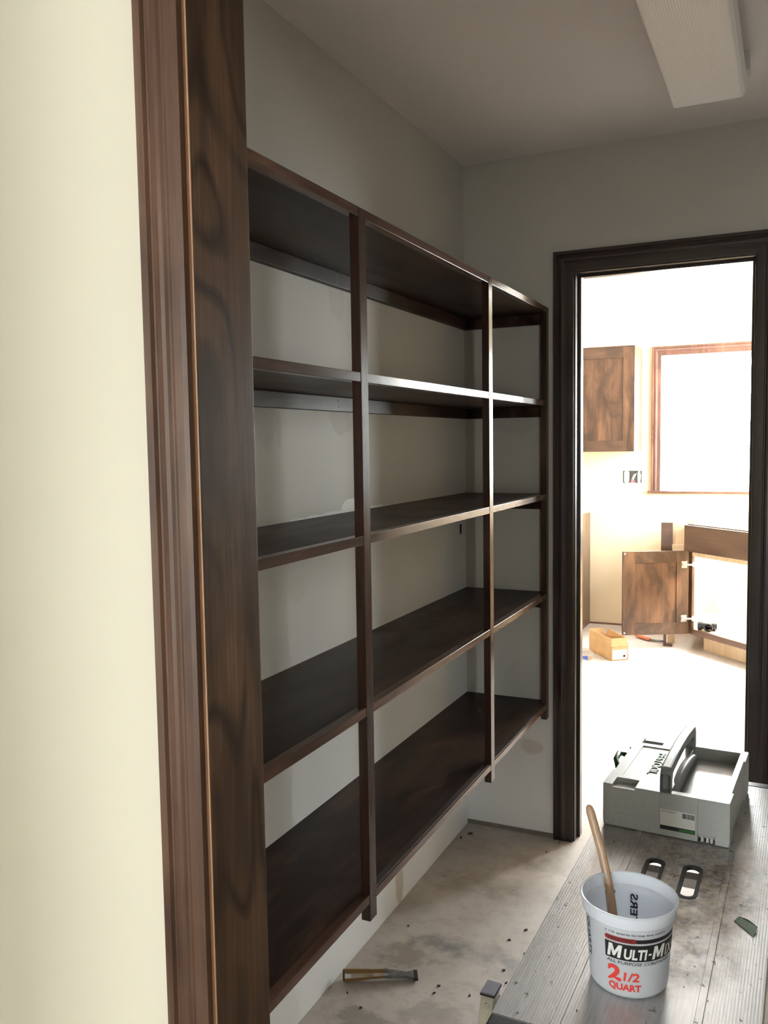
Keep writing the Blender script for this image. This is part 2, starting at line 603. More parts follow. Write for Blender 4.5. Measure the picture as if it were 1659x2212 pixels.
wall('wall_left', XL - .1, XL, 1.006, YB, 0, CZ, M['wall_alcove'], label='pale patched wall behind the dark shelves', cat='wall')
wall('wall_right', XR, XR + .1, 1.006, YB, 0, CZ, M['primer_wall'], label='plain pantry wall facing the shelves', cat='wall')
wall('wall_back', -3.7, .85, YB, 3.17, 0, KZ + .1, M['wall_pantry'], [(DJL - .02, DJR + .02, -.01, DZ + .02)],
     label='pantry wall with the kitchen doorway', cat='wall')
wall('wall_front', -3.0, 2.6, .889, 1.006, 0, CZ, M['wall_hall'], [(JX - .02, OR_ + .02, -.01, 2.07)],
     label='bright cream wall beside the wide brown casing', cat='wall')
wall('wall_hall_left', -3.1, -3.0, -3.2, 1.006, 0, CZ, M['wall_hall'], label='hall side wall outside the view', cat='wall')
wall('wall_hall_right', 2.5, 2.6, -3.2, 1.006, 0, CZ, M['wall_hall'], label='hall side wall behind the camera side', cat='wall')
wall('wall_hall_back', -3.1, 2.6, -3.1, -3.0, 0, CZ, M['wall_hall'], [(1.50, 1.64, .5, 2.1), (-2.55, -1.99, .5, 2.1)], label='hall end wall behind the viewer', cat='wall')
wall('wall_hall_blocker', -3.1, .20, -.9, -.8, 0, CZ, M['wall_hall'], [(-1.6, -.95, -.01, 2.1)], label='added unseen partition shaping the hall light', cat='wall')  # unseen partition, added so the cream wall darkens away from the casing
KY, KX = 6.9, .65
wall('wall_far', -3.7, .85, KY, KY + .14, 0, KZ, M['wall_kitchen'], [(-.905, .47, 1.064, 2.084), (-1.187, -1.041, 1.121, 1.219)],
     label='sunlit kitchen window wall with an open outlet box', cat='wall')
wall('wall_kitchen_right', KX, KX + .14, 3.17, KY, 0, KZ, M['wall_kitchen'], [(5.4, 6.7, 1.064, 2.12)], label='kitchen side wall with a window', cat='wall')
wall('wall_kitchen_left', -3.7, -3.6, 3.17, KY, 0, KZ, M['wall_kitchen'], label='kitchen wall outside the view', cat='wall')
wall('wall_soffit', -3.6, -1.085, 6.57, KY, 2.14, KZ, M['wall_kitchen'], label='cream soffit above the kitchen wall cabinet', cat='soffit')
wall('baseboard_back', XL, -.765, YB - .006, YB + .002, 0, .014, M['sole'], label='thin exposed strip at the foot of the pantry back wall', cat='strip')
wall('baseboard_far', -1.436, -.84, KY - .008, KY + .002, 0, .013, M['win_wood'], label='thin brown strip at the foot of the kitchen wall', cat='strip')

# small holes in the drywall
hb = bmesh.new()
box(hb, XL - .001, XL + .0015, 2.988, 3.004, 1.118, 1.153)
obj('hole', hb, M['gap'], bpy.data.objects['wall_left'], label='dark ragged hole in the wall under the middle shelf')
hb = bmesh.new()
box(hb, -.7665, -.763, YB - .0015, YB + .001, .044, .063)
obj('hole', hb, M['gap'], bpy.data.objects['wall_back'], label='small dark hole beside the door casing')

CAS = [(0, 0), (0, .018), (.011, .018), (.014, .0135), (.017, .0135), (.020, .0155), (.028, .017), (.034, .0165), (.038, .0145), (.041, .0145),
       (.043, .0135), (.055, .0135), (1.0, .013), (1.0, 0)]


def casing(root, yp, xl, xr, zin, W, mv, mh, z0=0.0, out=-1):
    """mitred door casing: two sides and a head; profile runs from the outer edge inwards"""
    pr = [(min(u, W), t) for u, t in CAS]
    obj('side_casing', extrude_profile(pr, lambda u, t: Vector((xl - (W - u), yp + out * t, z0)), lambda u, t: Vector((xl - (W - u), yp + out * t, zin + (W - u)))), mv, root)
    obj('side_casing', extrude_profile(pr, lambda u, t: Vector((xr + (W - u), yp + out * t, z0)), lambda u, t: Vector((xr + (W - u), yp + out * t, zin + (W - u)))), mv, root)
    obj('head_casing', extrude_profile(pr, lambda u, t: Vector((xl - (W - u), yp + out * t, zin + (W - u))), lambda u, t: Vector((xr + (W - u), yp + out * t, zin + (W - u)))), mh, root)


tr = thing('trim_1', 'wide brown stained casing and jamb of the near opening', 'trim', kind='structure')
casing(tr, .887, JX - .006, OR_ + .006, 2.056, .0625, M['casing_wood'], M['casing_wood'])
casing(tr, 1.008, JX - .006, OR_ + .006, 2.056, .0625, M['casing_wood'], M['casing_wood'], out=.02)
obj('jamb', B(JX - .02, JX, .885, 1.0095, 0, 2.05), M['jamb_wood'], tr, bev=.0015)
obj('jamb_edge', B(JX - .006, JX - .0002, .8842, .8856, 0, 2.05), M['jamb_edge'], tr)  # paler strip along the front edge of the jamb
obj('jamb', B(OR_, OR_ + .02, .885, 1.0095, 0, 2.05), M['jamb_wood'], tr, bev=.0015)
obj('head_jamb', B(JX - .02, OR_ + .02, .885, 1.0095, 2.05, 2.07), M['jamb_wood'], tr, bev=.0015)

dr = thing('door_1', 'dark stained doorway frame leading into the bright kitchen', 'doorway', kind='structure')
casing(dr, YB, DJL - .005, DJR + .005, DZ + .005, .0695, M['door_wood'], M['door_wood_h'])
casing(dr, 3.17, DJL - .005, DJR + .005, DZ + .005, .0695, M['door_wood'], M['door_wood_h'], out=1)
obj('jamb', B(DJL - .019, DJL, YB - .002, 3.172, 0, DZ), M['door_wood'], dr, bev=.001)
obj('jamb', B(DJR, DJR + .019, YB - .002, 3.172, 0, DZ), M['door_wood'], dr, bev=.001)
obj('head_jamb', B(DJL - .019, DJR + .019, YB - .002, 3.172, DZ, DZ + .019), M['door_wood_h'], dr, bev=.001)
obj('door_stop', B(DJL, DJL + .010, 3.094, 3.128, 0, DZ - .01), M['door_wood'], dr, bev=.001)
obj('door_stop', B(DJR - .010, DJR, 3.094, 3.128, 0, DZ - .01), M['door_wood'], dr, bev=.001)
obj('door_stop', B(DJL, DJR, 3.094, 3.128, DZ - .010, DZ), M['door_wood_h'], dr, bev=.001)


def window(name, x0, x1, z0, z1, yp, mtx, label, mid=True):
    """opening x0..x1, z0..z1 in the plane y = yp (facing -y), placed by mtx"""
    r = thing(name, label, 'window', kind='structure')
    W = .068
    T = lambda u, t, x, z: mtx @ Vector((x, yp - t, z))
    pr = [(min(u, W), t) for u, t in CAS]
    obj('side_casing', extrude_profile(pr, lambda u, t: T(u, t, x0 - (W - u), z0), lambda u, t: T(u, t, x0 - (W - u), z1 + (W - u))), M['win_wood'], r)
    obj('side_casing', extrude_profile(pr, lambda u, t: T(u, t, x1 + (W - u), z0), lambda u, t: T(u, t, x1 + (W - u), z1 + (W - u))), M['win_wood'], r)
    obj('head_casing', extrude_profile(pr, lambda u, t: T(u, t, x0 - (W - u), z1 + (W - u)), lambda u, t: T(u, t, x1 + (W - u), z1 + (W - u))), M['win_wood'], r)
    obj('window_sill', B(x0 - .09, x1 + .09, yp - .03, yp + .05, z0 - .018, z0, mtx), M['win_wood'], r, bev=.003)
    xm = (x0 + x1) / 2
    if not mid:
        obj('pane', B(x0, x1, yp + .088, yp + .092, z0, z1, mtx), M['glass'], r)
        return
    fr = voxel([x0, x0 + .04, xm - .02, xm + .02, x1 - .04, x1], [yp + .07, yp + .11], [z0, z0 + .05, z1 - .04, z1],
               lambda x, y, z: x < x0 + .04 or x > x1 - .04 or abs(x - xm) < .02 or z < z0 + .05 or z > z1 - .04)
    bmesh.ops.transform(fr, matrix=mtx, verts=fr.verts)
    obj('sash', fr, M['white_plastic'], r)
    for a, b in ((x0 + .04, xm - .02), (xm + .02, x1 - .04)):
        obj('pane', B(a, b, yp + .088, yp + .092, z0 + .05, z1 - .04, mtx), M['glass'], r)


window('window_1', -.905, .47, 1.064, 2.084, KY, Matrix.Identity(4), 'bright kitchen window in reddish brown trim')
# side window: local -y faces the room (-x)
window('window_2', -6.7, -5.4, 1.064, 2.12, KX, Matrix.Rotation(-P / 2, 4, 'Z'), 'kitchen side window beyond the doorway jamb')
window('window_added', 1.99, 2.55, .5, 2.1, 3.0, Matrix.Rotation(P, 4, 'Z'), 'added hall window, unseen behind the viewer')  # unseen window, added to light the cream wall beside the opening
window('window_3', -1.64, -1.50, .5, 2.1, 3.0, Matrix.Rotation(P, 4, 'Z'), 'tall hall window behind the viewer', False)

# ------------------------------------------------------------------ built-in shelves
Y0 = 1.008
SZ = [1.9171, 1.5937, 1.2662, .9109, .5108]
TH = .019
sh = thing('shelf_unit', 'dark stained built-in shelving with five shelves and three thin uprights', 'shelving', (XL, 2.0, .4526))
UP = [(1.5649, 1.5966), (2.3761, 2.4078), (3.0108, 3.0425)]
for i, z in enumerate(SZ):
    o = obj('shelf', B(XL, XS - .0205, Y0, YB, z - TH, z), M['shelf_wood'], sh)
    ed = XS - (0.0 if i else 0.0)
    spans = [(Y0, UP[0][0]), (UP[0][1], UP[1][0]), (UP[1][1], UP[2][0])]
    for k, (a, b) in enumerate(spans):
        if i == 4 and k > 0:
            obj('shelf_edging', B(XS - .0205, XS - .004, a, b, z - TH, z + .0), M['edge_dark'], o, bev=.0008)
            obj('shelf_edging', B(XS - .004, XS, a, b, z - TH - .001, z - .002), M['edge_wood'], o, bev=.0008)
        else:
            obj('shelf_edging', B(XS - .0205, XS, a, b, z - TH, z), M['edge_wood'], o, bev=.0008)
    # cleats screwed to the walls under each shelf
    obj('wall_cleat', B(XL, XL + .019, Y0, YB, z - TH - .037, z - TH), M['shelf_wood'], sh, bev=.001)
    obj('end_cleat', B(XL + .019, XS - .024, YB - .019, YB, z - TH - .037, z - TH), M['shelf_wood'], sh, bev=.001)
    for yy in (2.03, 2.78):
        for dz in (-.010, -.026):
            sb = bmesh.new()
            box(sb, XL + .0185, XL + .0197, yy - .0022, yy + .0022, z - TH + dz - .003, z - TH + dz + .003)
            obj('screw', sb, M['steel_dark'], sh)
for a, b in UP:
    obj('upright', B(XS - .020, XS + .0008, a, b, .4526, SZ[0] - .0006), M['upright_wood'], sh, bev=.0008)

# ------------------------------------------------------------------ ceiling light
lt = thing('ceiling_light', 'long white ribbed fluorescent light on the ceiling', 'ceiling light', (-.225, 1.98, CZ))
LX0, LX1, LY0, LY1 = -.326, -.126, 1.37, 2.592
obj('housing', B(LX0 + .045, LX1 - .030, LY0 + .02, LY1 - .06, 2.398, CZ), M['fixture'], lt, bev=.002)
prof = [(LX0, 2.402), (LX0 + .006, 2.372), (LX0 + .014, 2.362), (LX1 - .014, 2.362), (LX1 - .006, 2.370), (LX1, 2.402)]
obj('lens', extrude_profile(prof, lambda x, z: Vector((x, LY0, z)), lambda x, z: Vector((x, LY1, z))), M['lens'], lt, bev=.002)
obj('end_bracket', B(LX1 - .03, LX1 + .008, LY1 - .075, LY1 - .03, 2.402, CZ), M['fixture'], lt, bev=.002)
obj('end_bracket', B(LX0 + .02, LX0 + .05, LY1 - .075, LY1 - .03, 2.402, CZ), M['fixture'], lt, bev=.002)

# ------------------------------------------------------------------ work platform
pf = thing('work_platform', 'low aluminium work platform with two black-rimmed hand slots', 'platform', (-.221, 1.920, 0), math.radians(-1.1))
DZT = .50


def stadium(cx, cy, hw, hl, n=10):
    pts = []
    for k in range(n + 1):
        a = P * k / n
        pts.append((cx + hw * math.cos(a), cy + hl - hw + hw * math.sin(a)))
    for k in range(n + 1):
        a = P + P * k / n
        pts.append((cx + hw * math.cos(a), cy - hl + hw + hw * math.sin(a)))
    return pts


def plate_with_holes(outer, holes, z0, z1):
    bm = bmesh.new()
    loops = []
    for L in [outer] + holes:
        vs = [bm.verts.new((x, y, z1)) for x, y in L]
        loops.append([bm.edges.new((vs[i], vs[(i + 1) % len(vs)])) for i in range(len(vs))])
    g = bmesh.ops.triangle_fill(bm, use_beauty=True, edges=[e for l in loops for e in l])
    fs = [f for f in bm.faces]
    r = bmesh.ops.extrude_face_region(bm, geom=fs)
    bmesh.ops.translate(bm, vec=(0, 0, z0 - z1), verts=[v for v in r['geom'] if isinstance(v, bmesh.types.BMVert)])
    return bm


SL = [stadium(-.040, -.011, .0165, .071), stadium(.040, -.011, .0165, .071)]
W2 = .2035
obj('deck', plate_with_holes([(-W2, -.6), (W2, -.6), (W2, .6), (-W2, .6)], SL, DZT - .004, DZT), M['deck'], pf, world=False)
for x0, x1 in ((-.108, -.093), (.103, .116)):
    obj('ridge', B(x0, x1, -.6, .6, DZT - .001, DZT + .0022), M['deck'], pf, world=False, bev=.0008)
for s in (-1, 1):
    obj('side_rail', B(s * W2, s * (W2 - .022), -.6, .6, DZT - .062, DZT - .004), M['alu'], pf, world=False, bev=.003)
    obj('end_cap', B(-W2 - .001, W2 + .001, s * .6, s * .634, DZT - .064, DZT + .001), M['black_plastic'], pf, world=False, bev=.004)
for s in (-1, 1):
    bm = bmesh.new()
    o1, o2 = stadium(s * .04, -.011, .0215, .0765, 14), stadium(s * .04, -.011, .0138, .0685, 14)
    n = len(o1)
    L = [[bm.verts.new((x, y, z)) for x, y in q] for q, z in ((o1, DZT + .0002), (o1, DZT + .0016), (o2, DZT + .0016), (o2, DZT - .006))]
    for a, b in zip(L, L[1:]):
        for i in range(n):
            bm.faces.new((a[i], a[(i + 1) % n], b[(i + 1) % n], b[i]))
    obj('slot_grommet', bm, M['rubber'], pf, world=False)
obj('cross_brace', B(-.18, .18, .215, .25, .37, .395), M['alu'], pf, world=False, bev=.002)
obj('cross_brace', B(-.18, .18, -.30, -.265, .40, .425), M['alu'], pf, world=False, bev=.002)
# legs: two splayed frames
for sy in (-1, 1):
    obj('leg_rail', B(-.24, .24, sy * .47 - .016, sy * .47 + .016, .40, .435), M['alu'], pf, world=False, bev=.003)
    for sx in (-1, 1):
        xa = sx * (.2565 if sy < 0 else .215)
        sp = .028 if sy < 0 else .008
        bm = bmesh.new()
        top = [(xa - .0125, sy * .455 - .019), (xa + .0125, sy * .455 - .019), (xa + .0125, sy * .455 + .019), (xa - .0125, sy * .455 + .019)]
        ft = [(x + sx * sp, y + sy * .07) for x, y in top]
        vt = [bm.verts.new((x, y, .440)) for x, y in top]
        vb = [bm.verts.new((x, y, .022)) for x, y in ft]
        for i in range(4):
            bm.faces.new((vt[i], vt[(i + 1) % 4], vb[(i + 1) % 4], vb[i]))
        bm.faces.new(vt)
        bm.faces.new(vb)
        lg = obj('leg', bm, M['cream_leg'], pf, world=False, bev=.0015)
        obj('leg_cap', B(xa - .0135, xa + .0135, sy * .455 - .0205, sy * .455 + .0205, .440, .4432), M['leg_cap'], lg, world=False, bev=.001)
        obj('cap_seal', B(xa - .0140, xa + .0140, sy * .455 - .0210, sy * .455 + .0210, .4375, .4403), M['black_plastic'], lg, world=False)
        fx, fy = xa + sx * sp, sy * .525
        obj('rubber_foot', B(fx - .016, fx + .016, fy - .023, fy + .023, 0, .03), M['rubber'], lg, world=False, bev=.003)
        for f in (-1, 1):
            yb = sy * .455 + f * .0192 + sy * .003
            bm = bmesh.new()
            mt = Matrix.Translation((xa, yb, .421)) @ Matrix.Rotation(P / 2, 4, 'X')
            lathe(bm, [(.0001, -.002), (.0052, -.002), (.0045, .0015), (.0022, .0022), (.0020, .001), (.0001, .001)], 14, mt)
            obj('bolt', bm, M['chrome'], lg, world=False, smooth=True)

# ------------------------------------------------------------------ tool case
TZ = DZT + .0026
tc = thing('tool_case', 'grey plastic tool case with carry handle and green latch on the platform', 'toolbox', (-.248, 2.300, TZ), math.radians(-3.7))
hx, hy, H = .1475, .19, .105
cx = [-hx, -.143, -.125, -.116, -.070, -.030, -.0115, .012, .0765, .115, .128, .143, hx]
cy = [-hy, -.183, -.168, -.140, -.12, -.09, .09, .11, .118, .140, .172, .183, hy]
cz = [0, .018, .072, .088, .093, .098, .1025, H]


def case_fill(x, y, z):
    if .012 < x < .128 and -.168 < y < .172 and z > .072:
        return False                                    # open tray
    if -.116 < x < -.030 and -.12 < y < .118 and z > .1025:
        return False                                    # sunken lid panel
    if -.125 < x < -.070 and (y < -.140 or y > .140):
        if -.183 < y < .183 and z > .093:
            return False                                # corner pockets
        if z > .098:
            return False
    if x > .143 and -.12 < y < .11:
        return False                                    # side recess
    if .0765 < x < .115 and y < -.168 and z < .018:
        return False
    if x < -.143 and -.09 < y < .09 and z > .088:
        return False
    return True


bm = voxel(cx, cy, cz, case_fill)
ce = [e for e in bm.edges if abs(abs(e.verts[0].co.x) - hx) < 1e-5 and abs(abs(e.verts[0].co.y) - hy) < 1e-5
      and abs(abs(e.verts[1].co.x) - hx) < 1e-5 and abs(abs(e.verts[1].co.y) - hy) < 1e-5]
bmesh.ops.bevel(bm, geom=ce, offset=.013, segments=3, affect='EDGES', profile=.5)
obj('case_body', bm, M['box_grey'], tc, world=False, bev=.0012)
obj('tray_insert', B(.0135, .1265, -.1665, .1705, .0722, .0745), M['tray_grey'], tc, world=False)
obj('front_panel', B(-.0106, .0765, -hy - .0018, -hy + .001, .001, .104), M['box_grey'], tc, world=False, bev=.0008)
obj('foot_panel', B(-.121, -.066, -hy - .0014, -hy + .001, .001, .034), M['box_grey'], tc, world=False, bev=.0012)
for x in (.086, .098, .107):
    obj('foot_clip', B(x - .003, x + .003, -hy + .004, -hy + .016, .0005, .0125), M['label_white'], tc, world=False, bev=.001)
obj('clip_bar', B(.078, .1135, -hy + .0005, -hy + .003, .0135, .0178), M['box_grey'], tc, world=False)
# sticker on the front
yl = -hy - .0024
st = obj('sticker', B(-.0092, .0708, yl, yl + .0008, .018, .066), M['label_white'], tc, world=False, label='white sticker with a bar code')
obj('sticker_band', B(-.0092, .0708, yl - .0003, yl + .0002, .0165, .0265), M['label_black'], st, world=False)
obj('sticker_band', B(.034, .0695, yl - .0006, yl - .0001, .0180, .0250), M['green'], st, world=False)
bm = bmesh.new()
lettering(bm, 'SYS-TOOLBOX', lambda u, v: Vector((-.007 + u * .034, yl - .0005, .0600 + v * .0028)), .01)
obj('sticker_text', bm, M['label_black'], st, world=False)
bm = bmesh.new()
x = .042
while x < .0685:
    wd = random.choice((.0005, .0008, .0012))
    box(bm, x, x + wd, yl - .0004, yl, .051, .063)
    x += wd + random.choice((.0005, .0008))
o = obj('bar_code', bm, M['label_black'], st, world=False)
o['kind'] = 'stuff'
# emblem on the lid, read from the latch side
bm = bmesh.new()
lettering(bm, 'FESTOOL', lambda u, v: Vector((-.066 + v * .024, .080 - u * .156, .1030)), .015)
r = bmesh.ops.extrude_face_region(bm, geom=list(bm.faces))
bmesh.ops.translate(bm, vec=(0, 0, .0016), verts=[v for v in r['geom'] if isinstance(v, bmesh.types.BMVert)])
o = obj('emblem', bm, M['green_text'], tc, world=False, label='green raised lettering on the lid')
o['kind'] = 'stuff'
# handle: arched grip over the middle with two posts
bm = bmesh.new()
out_ = [(-.188, .096), (-.1865, .148), (-.176, .163)]
inn_ = [(-.156, .096), (-.155, .126), (-.144, .140)]
for k in range(1, 12):
    t = k / 12
    out_.append((-.176 + t * .352, .163 + .010 * math.sin(P * t)))
    inn_.append((-.144 + t * .288, .140 + .008 * math.sin(P * t)))
out_ += [(-y, z) for y, z in ((-.176, .163), (-.1865, .148), (-.188, .096))]
inn_ += [(-y, z) for y, z in ((-.144, .140), (-.155, .126), (-.156, .096))]
ringv = [[[bm.verts.new((x, y, z)) for y, z in q] for x in (-.0125, .0125)] for q in (out_, inn_)]
front = None
for k in range(len(out_) - 1):
    f = bm.faces.new((ringv[0][0][k], ringv[0][0][k + 1], ringv[0][1][k + 1], ringv[0][1][k]))
    front = front or f
    bm.faces.new((ringv[1][0][k], ringv[1][1][k], ringv[1][1][k + 1], ringv[1][0][k + 1]))
    for q in (0, 1):
        bm.faces.new((ringv[0][q][k], ringv[0][q][k + 1], ringv[1][q][k + 1], ringv[1][q][k]))
for k in (0, -1):
    bm.faces.new((ringv[0][0][k], ringv[0][1][k], ringv[1][1][k], ringv[1][0][k]))
bmesh.ops.recalc_face_normals(bm, faces=bm.faces)
bmesh.ops.inset_individual(bm, faces=[front], thickness=.0055, depth=0)
bmesh.ops.translate(bm, vec=-front.normal.copy() * .022, verts=front.verts)
obj('handle', bm, M['handle_grey'], tc, world=False, bev=.005)
bm = bmesh.new()
tube(bm, [(.0145, -.165 + .31 * k / 16, .082 + .024 * math.sin(P * min(1, k / 16 * .92 + .05))) for k in range(17)],
     [.009 + .004 * math.sin(P * k / 16) for k in range(17)], 14, 1.0)
obj('grip_hump', bm, M['handle_grey'], tc, world=False, smooth=True)
# rotary latch on the side
bm = bmesh.new()
la = [(-.1475, .030, .050), (-.166, .034, .066), (-.176, .056, .078), (-.176, .090, .083), (-.168, .116, .074), (-.1475, .122, .056)]
tube(bm, la, .0075, 10, 1.0)
lt_ = obj('latch', bm, M['green'], tc, world=False, smooth=True)
obj('latch_plate', B(-.153, -.1472, .028, .124, .036, .088), M['green'], lt_, world=False, bev=.002)

# ------------------------------------------------------------------ measuring bucket
BX, BY = -.2444, 1.5112
bk = thing('mixing_bucket', 'milky white plastic mixing bucket with red and black print', 'bucket', (BX, BY, TZ))
BP = [(.0001, 0), (.0620, 0), (.0658, .004), (.0668, .010), (.0748, .124), (.0768, .127), (.0802, .1295), (.0812, .147), (.0838, .1482), (.0842, .1512), (.0828, .1522),
      (.0800, .1515), (.0788, .130), (.0736, .1255), (.0655, .011), (.0620, .004), (.0001, .0035)]
bm = bmesh.new()
lathe(bm, BP, 72)
obj('bucket_shell', bm, M['bucket'], bk, world=False, smooth=True, autosmooth=math.radians(35))


def rad(z):
    return .0668 + (z - .010) / .114 * .008


def wrap(a0, a1, z0, z1, e):
    return lambda u, v: Vector(((rad(z0 + v * (z1 - z0)) + e) * math.cos(math.radians(a0 + u * (a1 - a0))), (rad(z0 + v * (z1 - z0)) + e) * math.sin(math.radians(a0 + u * (a1 - a0))), z0 + v * (z1 - z0)))


def band(a0, a1, z0, z1, e, rnd=False):
    bm = bmesh.new()
    n = 36
    f = wrap(a0, a1, z0, z1, e)
    rows = []
    for i in range(n + 1):
        u = i / n
        hv = .5
        if rnd:
            L = math.radians(abs(a1 - a0)) * .073
            d = min(u, 1 - u) * L
            r = (z1 - z0) / 2
            hv = .5 * (math.sqrt(max(0, 1 - ((r - d) / r) ** 2)) if d < r else 1)
        rows.append([bm.verts.new(f(u, .5 - hv)), bm.verts.new(f(u, .5 + hv))])
    for a, b in zip(rows, rows[1:]):
        try:
            bm.faces.new((a[0], b[0], b[1], a[1]))
        except ValueError:
            pass
    return bm


A0 = -113.0
pr = obj('printed_band', band(A0, A0 + 112, .0705, .1000, .0004), M['label_black'], bk, world=False)
obj('printed_line', band(A0 + 40, A0 + 112, .1035, .1105, .0004), M['label_black'], bk, world=False)
pl = obj('printed_badge', band(A0, A0 + 42, .1030, .1115, .0006, True), M['print_pill'], bk, world=False)


def bprint(name, body, a0, a1, z0, z1, mat, bold=0.02, shear=0.0, e=.0007):
    bm = bmesh.new()
    if body == 'M':
        letter_m(bm, lambda u, v, f=wrap(a0, a1, z0, z1, e), k=.14: f(u * (1 - k) + v * k, v))
    else:
        lettering(bm, body, wrap(a0, a1, z0, z1, e), bold, shear)
    o = obj(name, bm, mat, bk, world=False)
    o['kind'] = 'stuff'


bprint('brand_text', 'LEAKTITE', A0 + 6, A0 + 36, .1055, .1092, M['label_black'], .01, 0, .0009)
bprint('title_text', 'M', A0 + 3, A0 + 24, .0735, .0972, M['print_white'], .012, .15, .0009)
bprint('title_text', 'ULTI', A0 + 26, A0 + 57, .0735, .0928, M['print_white'], .035, .15, .0009)
bprint('title_text', '-', A0 + 58.5, A0 + 63, .0815, .0848, M['print_white'], .03, .15, .0009)
bprint('title_text', 'M', A0 + 64, A0 + 85, .0735, .0972, M['print_white'], .012, .15, .0009)
bprint('title_text', 'IX', A0 + 86, A0 + 105, .0735, .0928, M['print_white'], .012, .15, .0009)
bprint('small_text', '2 1/2 quarts to top line makes', A0 + 0, A0 + 84, .1160, .1205, M['print_grey'], .012)
bprint('small_text', 'ALL PURPOSE CONTAINER', A0 + 2, A0 + 98, .0630, .0685, M['print_grey'], .005, .1)
bprint('quantity_text', '2', A0 + 3, A0 + 22, .0300, .0590, M['print_red'], .045)
bprint('quantity_text', '1/2', A0 + 25, A0 + 47, .0330, .0490, M['print_red'], .03, .1)
bprint('quantity_text', 'QUART', A0 + 4, A0 + 50, .0125, .0275, M['print_red'], .04)


def vprint(body, ac, z0, z1, wdeg, mat, down=True, e0=-.0018, e1=.0006):
    """lettering up the side of the bucket, through the wall so that it shows from inside too"""
    for e in (e0, e1):
        bm = bmesh.new()
        f = wrap(ac - wdeg / 2, ac + wdeg / 2, z0, z1, e)
        lettering(bm, body, (lambda u, v: f(v, 1 - u)) if down else (lambda u, v: f(1 - v, u)), .02)
        o = obj('side_text', bm, mat, bk, world=False)
        o['kind'] = 'stuff'


vprint('QUARTS', A0 - 35, .050, .118, 11, M['print_grey'], True)
vprint('LITERS', 92, .040, .116, 11, M['print_grey'], False)
for q, zz in (('2', .118), ('1 1/2', .078), ('1', .050)):
    vprint(q, 122, zz - .003, zz + .003, 6, M['print_grey'], True)

# stick leaning in the bucket
sk = thing('stir_stick', 'slim beige wooden stick leaning inside the white bucket', 'stick', (-.262, 1.513, TZ + .004))
pts = [(-.262, 1.513, TZ + .0045), (-.2665, 1.522, .528), (-.2770, 1.544, .580), (-.2890, 1.567, .630), (-.3060, 1.588, .680), (-.3220, 1.602, .720), (-.3330, 1.611, .748), (-.3365, 1.614, .757), (-.338, 1.615, .760)]
bm = bmesh.new()
tube(bm, pts, [.0100, .0100, .0095, .0088, .0082, .0086, .0088, .0066, .0025], 14, .62, up=Vector((0, 1, .3)))
obj('stick_handle', bm, M['stick'], sk, smooth=True)

# tape scrap on the deck
bm = bmesh.new()
q = [(-.085, 1.781), (-.077, 1.801), (-.060, 1.787), (-.042, 1.767), (-.049, 1.736), (-.068, 1.760)]
top = [bm.verts.new((x, y, DZT + .0016 + .004 * (i in (3, 2)))) for i, (x, y) in enumerate(q)]
bot = [bm.verts.new((x, y, DZT + .0004 + .004 * (i in (3, 2)))) for i, (x, y) in enumerate(q)]
bm.faces.new(top)
bm.faces.new(bot)
for i in range(6):
    bm.faces.new((top[i], top[(i + 1) % 6], bot[(i + 1) % 6], bot[i]))
tag(obj('tape_scrap', bm, M['tape']), 'crumpled scrap of green masking tape on the platform deck', 'tape')

# ------------------------------------------------------------------ chisel on the floor
ang = math.atan2(2.079 - 1.985, -.893 + 1.073)
ch = thing('chisel', 'short chisel with worn yellow wooden handle lying on the subfloor', 'chisel', (-1.073, 1.982, 0), ang)
bm = bmesh.new()
mt = Matrix.Translation((0, 0, .0172)) @ Matrix.Rotation(P / 2, 4, 'Y')
hp = [(.0005, 0), (.0145, .0005), (.0172, .004), (.0170, .02), (.0155, .05), (.0128, .08), (.0125, .098), (.0120, .112), (.0005, .1125)]
lathe(bm, hp, 8, mt)
obj('handle', bm, M['chisel_wood'], ch, world=False, bev=.001)
obj('end_cap', lathe(bmesh.new(), [(.0005, -.002), (.0145, -.0015), (.0158, .001), (.0005, .0012)], 12, mt), M['steel_dark'], ch, world=False)
obj('ferrule', lathe(bmesh.new(), [(.0005, .110), (.0125, .110), (.0125, .121), (.0005, .121)], 16, mt), M['steel'], ch, world=False, smooth=True, autosmooth=.6)
bm = bmesh.new()
sec = [(.120, .0120, .022, .009), (.135, .0125, .020, .009), (.160, .0100, .016, .007), (.172, .0085, .015, .006), (.182, .0120, .014, .005), (.196, .0180, .012, .004), (.200, .0185, .008, .004)]
rows = [[bm.verts.new(p) for p in ((x, -hw, lo), (x, hw, lo), (x, hw, hi), (x, -hw, hi))] for x, hw, hi, lo in sec]
for a, b in zip(rows, rows[1:]):
    for i in range(4):
        bm.faces.new((a[i], a[(i + 1) % 4], b[(i + 1) % 4], b[i]))
bm.faces.new(rows[0])
bm.faces.new(rows[-1])
obj('blade', bm, M['steel'], ch, world=False, bev=.0006)
obj('blade_tip', B(.190, .2015, -.0188, .0188, .0035, .0128), M['steel_dark'], ch, world=False, bev=.001)

